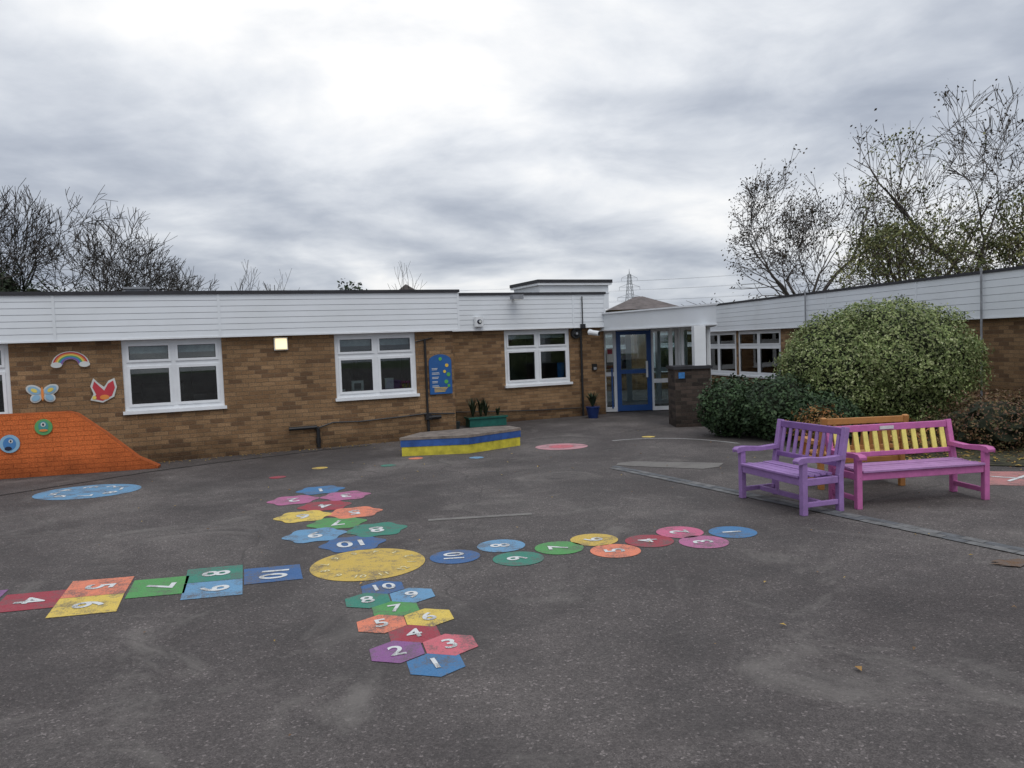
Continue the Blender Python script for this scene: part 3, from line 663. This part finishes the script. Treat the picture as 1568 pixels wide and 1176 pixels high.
def bench(name, org, ang, L, D, frame, slat, seat, rail, nsl=10, zs=.40, za=.56, zt=.84, plaque=False, sl=.045):
    e = empty(name); w = .06
    F = (org[0], org[1], 0)
    mb = MB(F, ang)
    for x in (0, L-w):
        mb.box(x, x+w, 0, w, 0, za-.02, frame)
        mb.beam((x+w/2, D-w/2, 0), (x+w/2, D-w/2, zs), w, w, frame)
        mb.beam((x+w/2, D-w/2, zs-.01), (x+w/2, D+.06, zt+.01), w, w*.9, frame)
        mb.beam((x+w/2, w, .10), (x+w/2, D-w, .10), .035, .05, frame)
        mb.beam((x+w/2, w, zs-.055), (x+w/2, D-w, zs-.055), .04, .07, frame)
        prof = [(-.05, za-.035), (-.055, za-.005), (-.03, za+.015), (.06, za+.02), (D*.55, za+.0), (D, za+.012), (D+.01, za-.02), (D*.5, za-.03), (.05, za-.018)]
        x0, x1 = x-.012, x+w+.012
        mb.face([(x0, y, z) for y, z in prof], frame); mb.face([(x1, y, z) for y, z in prof[::-1]], frame)
        for i in range(len(prof)):
            p, q = prof[i], prof[(i+1) % len(prof)]; mb.face([(x0, p[0], p[1]), (x1, p[0], p[1]), (x1, q[0], q[1]), (x0, q[0], q[1])][::-1], frame)
    mb.box(w, L-w, .01, .045, zs-.09, zs-.012, frame); mb.box(w, L-w, D-w, D-w+.03, zs-.09, zs-.03, frame)
    if L < 1.2: mb.beam((w, D/2, .10), (L-w, D/2, .10), .04, .05, frame)
    mb.obj('legs_and_arms', e, bevel=.006)
    mb = MB(F, ang)
    n = 6; sw = (D-w)/n
    for k in range(n):
        y = -.015+k*sw
        dz = .006 if k in (2, 3) else 0
        mb.box(w+.003, L-w-.003, y, y+sw-.012, zs-.01-dz, zs+.013-dz, seat)
    mb.obj('seat_slats', e, bevel=.004)
    mb = MB(F, ang)
    yb = lambda z: D-w/2+(z-zs)/(zt-zs)*.09
    mb.beam((w, yb(zt-.035), zt-.035), (L-w, yb(zt-.035), zt-.035), .04, .07, rail)
    mb.beam((w, yb(zs+.09), zs+.09), (L-w, yb(zs+.09), zs+.09), .035, .05, rail)
    mb.obj('back_rails', e, bevel=.005)
    mb = MB(F, ang)
    for k in range(nsl):
        x = w+(L-2*w)*(k+.5)/nsl
        z0, z1 = zs+.11, zt-.068
        mb.beam((x, yb(z0), z0), (x, yb(z1), z1), sl, .018, slat)
    mb.obj('back_slats', e, bevel=.003)
    if plaque:
        mb = MB(F, ang); mb.box(L*.42, L*.53, yb(zt-.04)-.03, yb(zt-.04)-.022, zt-.055, zt-.02, 'paper'); mb.obj('plaque', e)
    return e
bench('purple_bench', (2.47, 8.46), -71, 1.05, .50, 'b_purple', 'b_purple', 'b_purple', 'b_dpurple', 9, zs=.38, za=.55, zt=.83, sl=.04)
bench('pink_and_yellow_bench', (3.43, 7.66), 9.0, 1.50, .52, 'b_pink', 'b_yellow', 'b_lilac', 'b_pink', 12, zs=.38, za=.54, zt=.78, plaque=True, sl=.055)
bench('wooden_bench', (4.45, 9.27), 184, 1.02, .5, 'b_orange', 'b_orange', 'b_orange', 'b_orange', 9, zs=.38, za=.54, zt=.82)

# ------------------------------------------------------------------ foliage
def leaves(name, ells, n, size, mat, parent, lump=.12, lf=2.5, depth=.28, aspect=.5, seed=1, zmin=.03, core=True):
    rnd = random.Random(seed); v = []; f = []
    tot = sum(r[0]*r[2]+r[1]*r[2]+r[0]*r[1] for c, r in ells)
    def R(d, c): return 1+lump*noise.noise(d*lf+Vector(c))*1.6+lump*.8*noise.noise(d*lf*3+Vector(c))+lump*.5*noise.noise(d*lf*7+Vector(c))
    for (c, r) in ells:
        k = int(n*(r[0]*r[2]+r[1]*r[2]+r[0]*r[1])/tot); C = Vector(c)
        for _ in range(k):
            d = Vector((rnd.gauss(0, 1), rnd.gauss(0, 1), rnd.gauss(0, 1))).normalized()
            rr = R(d, c)*(1-depth*rnd.random()**1.6+(.07*rnd.random() if rnd.random() < .15 else 0))
            p = C+Vector((d.x*r[0], d.y*r[1], d.z*r[2]))*rr
            if p.z < zmin: continue
            nrm = (d+Vector((rnd.gauss(0, .6), rnd.gauss(0, .6), rnd.gauss(0, .6)+.2))).normalized()
            a = nrm.orthogonal().normalized(); a.rotate(Matrix.Rotation(rnd.uniform(0, 6.28), 3, nrm)); b_ = nrm.cross(a)
            s = size*rnd.uniform(.6, 1.3); a = a*s*.5; b_ = b_*s*.5*aspect
            i = len(v); v += [p-a, p+b_+nrm*s*.08, p+a, p-b_+nrm*s*.08]; f.append((i, i+1, i+2, i+3))
    me = bpy.data.meshes.new(name); me.from_pydata([tuple(q) for q in v], [], f); me.materials.append(M[mat]); me.update()
    o = bpy.data.objects.new(name, me); sc.collection.objects.link(o); o.parent = parent
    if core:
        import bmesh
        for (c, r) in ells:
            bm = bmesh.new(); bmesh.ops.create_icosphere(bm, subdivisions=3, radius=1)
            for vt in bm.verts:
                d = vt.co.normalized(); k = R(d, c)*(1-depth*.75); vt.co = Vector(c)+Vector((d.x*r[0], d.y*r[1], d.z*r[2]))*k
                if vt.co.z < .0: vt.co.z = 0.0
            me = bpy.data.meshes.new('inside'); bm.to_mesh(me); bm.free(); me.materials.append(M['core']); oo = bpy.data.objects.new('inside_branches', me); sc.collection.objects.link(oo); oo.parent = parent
    return o
e = empty('variegated_round_bush')
leaves('bush_leaves', [((6.70, 13.6, 1.2), (1.48, 1.4, 1.12)), ((5.75, 13.5, 1.08), (1.0, 1.1, 1.0))], 64000, .058, 'leaf_pitt', e, .10, 2.6, .22, .5, 3)
e = empty('laurel_hedge')
leaves('hedge_leaves', [((3.95, 13.75, .5), (.62, .6, .55)), ((4.6, 13.2, .52), (.75, .7, .55)), ((5.1, 12.6, .35), (.6, .6, .45))], 16000, .075, 'leaf_dark', e, .14, 3, .3, .55, 4)
e = empty('russet_shrub')
leaves('shrub_leaves', [((7.1, 11.3, .35), (.95, .7, .52)), ((8.2, 11.2, .42), (.9, .8, .5)), ((9.2, 11.0, .4), (1., .8, .5))], 14000, .05, 'leaf_russet', e, .25, 3, .5, .5, 5)
e = empty('autumn_fern')
leaves('fern_leaves', [((4.75, 11.9, .3), (.45, .4, .35)), ((5.6, 11.0, .2), (.6, .4, .25))], 2600, .07, 'leaf_orange', e, .3, 4, .6, .35, 6, core=False)
rnd = random.Random(11); v = []; f = []
def fleaf(x, y, s, z=.012):
    a = rnd.uniform(0, 6.28); c, d_ = math.cos(a)*s, math.sin(a)*s; i = len(v); u = rnd.uniform(.0, .015)
    v.extend([(x-c, y-d_, z), (x-d_*.55, y+c*.55, z+u), (x+c, y+d_, z+.003), (x+d_*.55, y-c*.55, z+u)]); f.append((i, i+1, i+2, i+3))
for _ in range(260): fleaf(rnd.uniform(-10, 9), 3+12*rnd.random()**.7, rnd.uniform(.008, .022))
for _ in range(900):
    t = rnd.random(); fleaf(4.9+t*6+rnd.gauss(0, .4), 10.8-t*1.2+rnd.gauss(0, .4), rnd.uniform(.02, .04), .02)
for k in range(350):
    s = rnd.uniform(-5, 5.3); q = o0@Vector((s, -.1-abs(rnd.gauss(0, .12)), 0)); fleaf(q.x, q.y, rnd.uniform(.012, .03))
fleaf(1.78, 3.99, .035)
me = bpy.data.meshes.new('fallen_leaves'); me.from_pydata(v, [], f); me.materials.append(M['leaf_fall']); o = bpy.data.objects.new('fallen_leaves', me); sc.collection.objects.link(o)

# ------------------------------------------------------------------ trees
def make_tree(name, loc, H, RX, seed, lev=6, bark='bark', leaf=None, nleaf=0, lsize=.16, up=.05, zc=.62, rot=0, clump=None, rmin=.012, trunk=.24, lf=.36, side=.66, wide=.75):
    rnd = random.Random(seed); mb = MB(loc, rot); tips = []; zC = zc*H; RZ = H-zC
    def outside(p):
        k = (noise.noise(p*.45+Vector((seed, 0, 0)))*.6)
        return p.z > .25*H and (p.x/RX)**2+(p.y/RX)**2+((p.z-zC)/(RZ if p.z > zC else zC*.8))**2 > (1+k)
    def grow(p, d, L, r, l):
        nseg = 4 if l > 3 else (3 if l > 1 else 2)
        for i in range(nseg):
            d = (d+Vector((rnd.gauss(0, .13), rnd.gauss(0, .13), rnd.gauss(0, .09)+up))).normalized()
            q = p+d*(L/nseg); r2 = max(r*.88, rmin*.7)
            mb.tube(p, q, r, r2, bark, 6 if l > 4 else (4 if l > 3 else 3), False); p = q; r = r2
            if outside(p): tips.append(p); return
            if l > 0 and i < nseg-1 and (l < lev) and rnd.random() < side: child(p, d, L*rnd.uniform(.55, .8), r*.5, l-1, rnd.uniform(.55, 1.05))
        if l > 0:
            for k in range((3 if rnd.random() < .4 else 2) if l < lev else 5): child(p, d, L*rnd.uniform(.70, .88) if l < lev else H*lf*rnd.uniform(.65, 1.05), r*rnd.uniform(.6, .76), l-1, rnd.uniform(.2, .55) if l < lev else rnd.uniform(.15, wide))
        else: tips.append(p)
    def child(p, d, L, r, l, ang):
        a = d.orthogonal().normalized(); a.rotate(Matrix.Rotation(rnd.uniform(0, 6.283), 3, d))
        nd = (d*math.cos(ang)+a*math.sin(ang)).normalized()
        grow(p, nd, L, max(r, rmin), l)
    grow(Vector((0, 0, -.1)), Vector((0, 0, 1)), H*trunk, H*.024, lev)
    e = empty(name); mb.obj('trunk_and_branches', e)
    if nleaf:
        v = []; f = []
        for _ in range(nleaf):
            t_ = rnd.choice(tips)
            if clump is not None and noise.noise(t_*.4) < clump: continue
            p = t_+Vector((rnd.gauss(0, .16), rnd.gauss(0, .16), rnd.gauss(0, .16)))
            nrm = Vector((rnd.gauss(0, 1), rnd.gauss(0, 1), rnd.gauss(0, 1))).normalized(); a = nrm.orthogonal().normalized(); b_ = nrm.cross(a); s = lsize*rnd.uniform(.5, 1.2)
            i = len(v); v += [tuple(mb.X@(p-a*s*.5)), tuple(mb.X@(p+b_*s*.3)), tuple(mb.X@(p+a*s*.5)), tuple(mb.X@(p-b_*s*.3))]; f.append((i, i+1, i+2, i+3))
        me = bpy.data.meshes.new('leaves'); me.from_pydata(v, [], f); me.materials.append(M[leaf]); o = bpy.data.objects.new('leaves', me); sc.collection.objects.link(o); o.parent = e
    return e
make_tree('bare_ash_tree', (15.4, 40, 0), 10.9, 4.0, 21, 6, 'bark', 'leaf_brown', 3600, .15, .04, rmin=.014, side=.66, wide=.9)
make_tree('oak_tree', (22.8, 36, 0), 13.6, 6.2, 35, 6, 'bark', 'leaf_brown', 3000, .16, .02, clump=-.05, zc=.58, rmin=.014, lf=.36, side=.66, wide=1.0)
make_tree('silver_birch_tree', (17.7, 33.5, 0), 10.2, 2.9, 45, 6, 'bark2', 'leaf_green', 4500, .15, .06, clump=-.1, rmin=.012, side=.6)
make_tree('field_maple_tree', (15.9, 31, 0), 6.1, 2.3, 51, 5, 'bark2', 'leaf_green', 6000, .13, .04, wide=1.0)
make_tree('field_maple_tree', (20.2, 30.5, 0), 7.0, 3.0, 57, 5, 'bark2', 'leaf_green', 7000, .15, .04, wide=1.0)
make_tree('bare_oak_tree', (-28.2, 45, 0), 12.6, 5.2, 61, 6, 'bark', up=.03, rmin=.018, side=.72, wide=1.1)
make_tree('bare_oak_tree', (-22.8, 45, 0), 10.2, 4.2, 72, 6, 'bark', up=.02, rmin=.016, side=.66, wide=1.2)
make_tree('bare_ash_tree', (-20.4, 49, 0), 8.0, 2.8, 75, 5, 'bark', up=.03, rmin=.016, side=.8, wide=1.0)
make_tree('sapling_tree', (-21, 62, 0), 8.6, 1.6, 81, 4, 'bark', up=.12); make_tree('sapling_tree', (-18.2, 62, 0), 8.2, 1.4, 82, 4, 'bark', up=.12); make_tree('sapling_tree', (-7.9, 60, 0), 8.2, 1.3, 83, 4, 'bark', up=.12)
e = empty('evergreen_shrubbery')
leaves('shrubbery_leaves', [((-27.6, 42, 4.3), (1.5, 2, 2.8)), ((-29.0, 42, 4.7), (1.5, 2, 3.0)), ((-25.8, 42, 3.4), (1.6, 2, 2.8)), ((-23.5, 43, 3.0), (2.0, 2, 2.5)), ((-33, 44, 4), (3, 2, 3.6))], 15000, .2, 'leaf_ever', e, .3, 2, .35, .6, 9)
e = empty('distant_conifer')
leaves('conifer_leaves', [((-12.6, 62, 3.5), (1.7, 1.5, 3.6))], 3000, .3, 'leaf_ever', e, .2, 2, .3, .6, 10)
M['tiles'] = simple('brown_roof_tiles', (.13, .11, .105), .85, .25, 2); eh = empty('brick_house')
mb = MB((10.6, 60, 0), 0); mb.box(-2.6, 2.6, 0, 6, 0, 4.1, 'brick'); R_ = [(-2.9, -.3, 4.1), (2.9, -.3, 4.1), (2.9, 6.3, 4.1), (-2.9, 6.3, 4.1)]; A1 = (-.3, 3, 5.25); A2 = (.3, 3, 5.25)
mb.face([R_[0], R_[1], A2, A1], 'tiles'); mb.face([R_[1], R_[2], A2], 'tiles'); mb.face([R_[2], R_[3], A1, A2], 'tiles'); mb.face([R_[3], R_[0], A1], 'tiles'); mb.obj('walls_and_roof', eh)
eh = empty('brick_house')
mb = MB((-9.9, 75, 0), 0); mb.box(-1.4, 1.4, 0, 6, 0, 6.7, 'brick'); R_ = [(-1.6, -.3, 6.7), (1.6, -.3, 6.7), (1.6, 6.3, 6.7), (-1.6, 6.3, 6.7)]; A1 = (0, -.3, 7.9); A2 = (0, 6.3, 7.9)
mb.face([R_[0], R_[1], A1], 'tiles'); mb.face([R_[1], R_[2], A2, A1], 'tiles'); mb.face([R_[2], R_[3], A2], 'tiles'); mb.face([R_[3], R_[0], A1, A2], 'tiles'); mb.obj('walls_and_roof', eh)
M['steel'] = simple('galvanised_steel', (.24, .25, .27), .6, .1); mb = MB((47, 300, 0), 12)
lv = [0, 5, 9.5, 13.5, 17, 20, 22.5, 25, 27]; wd = lambda z: 2.6*(1-z/30)**1.1+.25
for i in range(len(lv)-1):
    a, b_ = lv[i], lv[i+1]; A = [(sx*wd(a), sy*wd(a), a) for sx, sy in ((-1, -1), (1, -1), (1, 1), (-1, 1))]; B = [(sx*wd(b_), sy*wd(b_), b_) for sx, sy in ((-1, -1), (1, -1), (1, 1), (-1, 1))]
    for k in range(4):
        mb.tube(A[k], B[k], .10, .10, 'steel', 4); mb.tube(A[k], B[(k+1) % 4], .05, .05, 'steel', 4); mb.tube(A[(k+1) % 4], B[k], .05, .05, 'steel', 4)
for z, w in ((18, 5.0), (22, 4.2), (25.5, 3.2)):
    for s in (-1, 1): mb.tube((0, 0, z), (s*w, 0, z), .09, .06, 'steel', 4); mb.tube((0, 0, z+1.4), (s*w, 0, z), .08, .06, 'steel', 4); mb.tube((s*w, 0, z), (s*w, 0, z-1.2), .06, .06, 'steel', 4)
mb.tube((0, 0, 27), (0, 0, 29), .2, .05, 'steel', 4)
mb.obj('electricity_pylon')
mb = MB()
for z, w in ((16.8, 5), (20.8, 4.2), (24.3, 3.2)):
    for s in (-1, 1):
        P0 = Vector((47+s*w, 300, z))
        for dx in (Vector((-150, 20, 4)), Vector((130, -80, 4))):
            prev = P0
            for k in range(1, 13):
                t = k/12; q = P0+dx*t; q.z -= 5*4*t*(1-t)*.5; mb.tube(prev, q, .03, .03, 'steel', 3, False); prev = q
mb.obj('power_lines')

# ------------------------------------------------------------------ world / light
w = bpy.data.worlds.new('World'); sc.world = w; w.use_nodes = True; t = w.node_tree; t.nodes.clear()
out = N(t, 'ShaderNodeOutputWorld'); sky = N(t, 'ShaderNodeTexSky'); sky.sky_type = 'NISHITA'; sky.sun_disc = False; sky.sun_elevation = rad(58); sky.sun_rotation = rad(200)
tc = N(t, 'ShaderNodeTexCoord'); sp = N(t, 'ShaderNodeSeparateXYZ'); t.links.new(tc.outputs['Generated'], sp.inputs[0])
zz = N(t, 'ShaderNodeMath', operation='MAXIMUM'); t.links.new(sp.outputs[2], zz.inputs[0]); zz.inputs[1].default_value = 0
za = N(t, 'ShaderNodeMath', operation='ADD'); t.links.new(zz.outputs[0], za.inputs[0]); za.inputs[1].default_value = .20
dx = N(t, 'ShaderNodeMath', operation='DIVIDE'); t.links.new(sp.outputs[0], dx.inputs[0]); t.links.new(za.outputs[0], dx.inputs[1])
dy = N(t, 'ShaderNodeMath', operation='DIVIDE'); t.links.new(sp.outputs[1], dy.inputs[0]); t.links.new(za.outputs[0], dy.inputs[1])
cb = N(t, 'ShaderNodeCombineXYZ'); t.links.new(dx.outputs[0], cb.inputs[0]); t.links.new(dy.outputs[0], cb.inputs[1]); cb.inputs[2].default_value = 3.7
n1 = N(t, 'ShaderNodeTexNoise', Scale=.85, Detail=7.0, Roughness=.48, Distortion=.5); t.links.new(cb.outputs[0], n1.inputs['Vector'])
n2 = N(t, 'ShaderNodeTexNoise', Scale=2.4, Detail=7.0, Roughness=.56, Distortion=.3); t.links.new(cb.outputs[0], n2.inputs['Vector'])
mA = N(t, 'ShaderNodeMath', operation='MULTIPLY_ADD'); t.links.new(n2.outputs[0], mA.inputs[0]); mA.inputs[1].default_value = .42; t.links.new(n1.outputs[0], mA.inputs[2])
nv = N(t, 'ShaderNodeVectorMath', operation='DOT_PRODUCT'); t.links.new(tc.outputs['Generated'], nv.inputs[0]); nv.inputs[1].default_value = Vector((-.02, .94, .27)).normalized()
lob = ramp(t, nv.outputs['Value'], [(.80, 0.), (.94, .35), (1.0, 1.0)], 'EASE')
mB = N(t, 'ShaderNodeMath', operation='MULTIPLY_ADD'); t.links.new(lob, mB.inputs[0]); mB.inputs[1].default_value = .11; t.links.new(mA.outputs[0], mB.inputs[2])
cl = ramp(t, mB.outputs[0], [(.56, (.37, .41, .49)), (.66, (.50, .54, .615)), (.75, (.655, .69, .75)), (.83, (.82, .845, .885)), (.92, (1.0, 1.0, 1.0))])
el = ramp(t, sp.outputs[2], [(0., .94), (.10, .97), (.25, 1.06), (.5, 1.06), (1., 1.65)])
cl = mix(t, 1., cl, el, 'MULTIPLY')
b1 = N(t, 'ShaderNodeBackground', Strength=.1); t.links.new(sky.outputs[0], b1.inputs[0])
b2 = N(t, 'ShaderNodeBackground', Strength=1.0); t.links.new(cl, b2.inputs[0])
mx = N(t, 'ShaderNodeMixShader'); mx.inputs[0].default_value = .95; t.links.new(b1.outputs[0], mx.inputs[1]); t.links.new(b2.outputs[0], mx.inputs[2]); t.links.new(mx.outputs[0], out.inputs[0])
sun = bpy.data.lights.new('sun', 'SUN'); sun.energy = 1.1; sun.angle = rad(40); sun.color = (1, .97, .93)
so = bpy.data.objects.new('sun', sun); sc.collection.objects.link(so); so.rotation_euler = (rad(32), 0, rad(20))

# ------------------------------------------------------------------ camera
cam = bpy.data.cameras.new('camera'); cam.sensor_width = 36; cam.lens = 1178/1568*36; cam.clip_end = 3000; cam.clip_start = .05
co = bpy.data.objects.new('camera', cam); sc.collection.objects.link(co)
p = math.atan(62/1178)
R = Matrix.Rotation(rad(90)-p, 4, 'X') @ Matrix.Rotation(-rad(2.1), 4, 'Z')
co.matrix_world = Matrix.Translation((0, 0, 1.8)) @ R
sc.camera = co
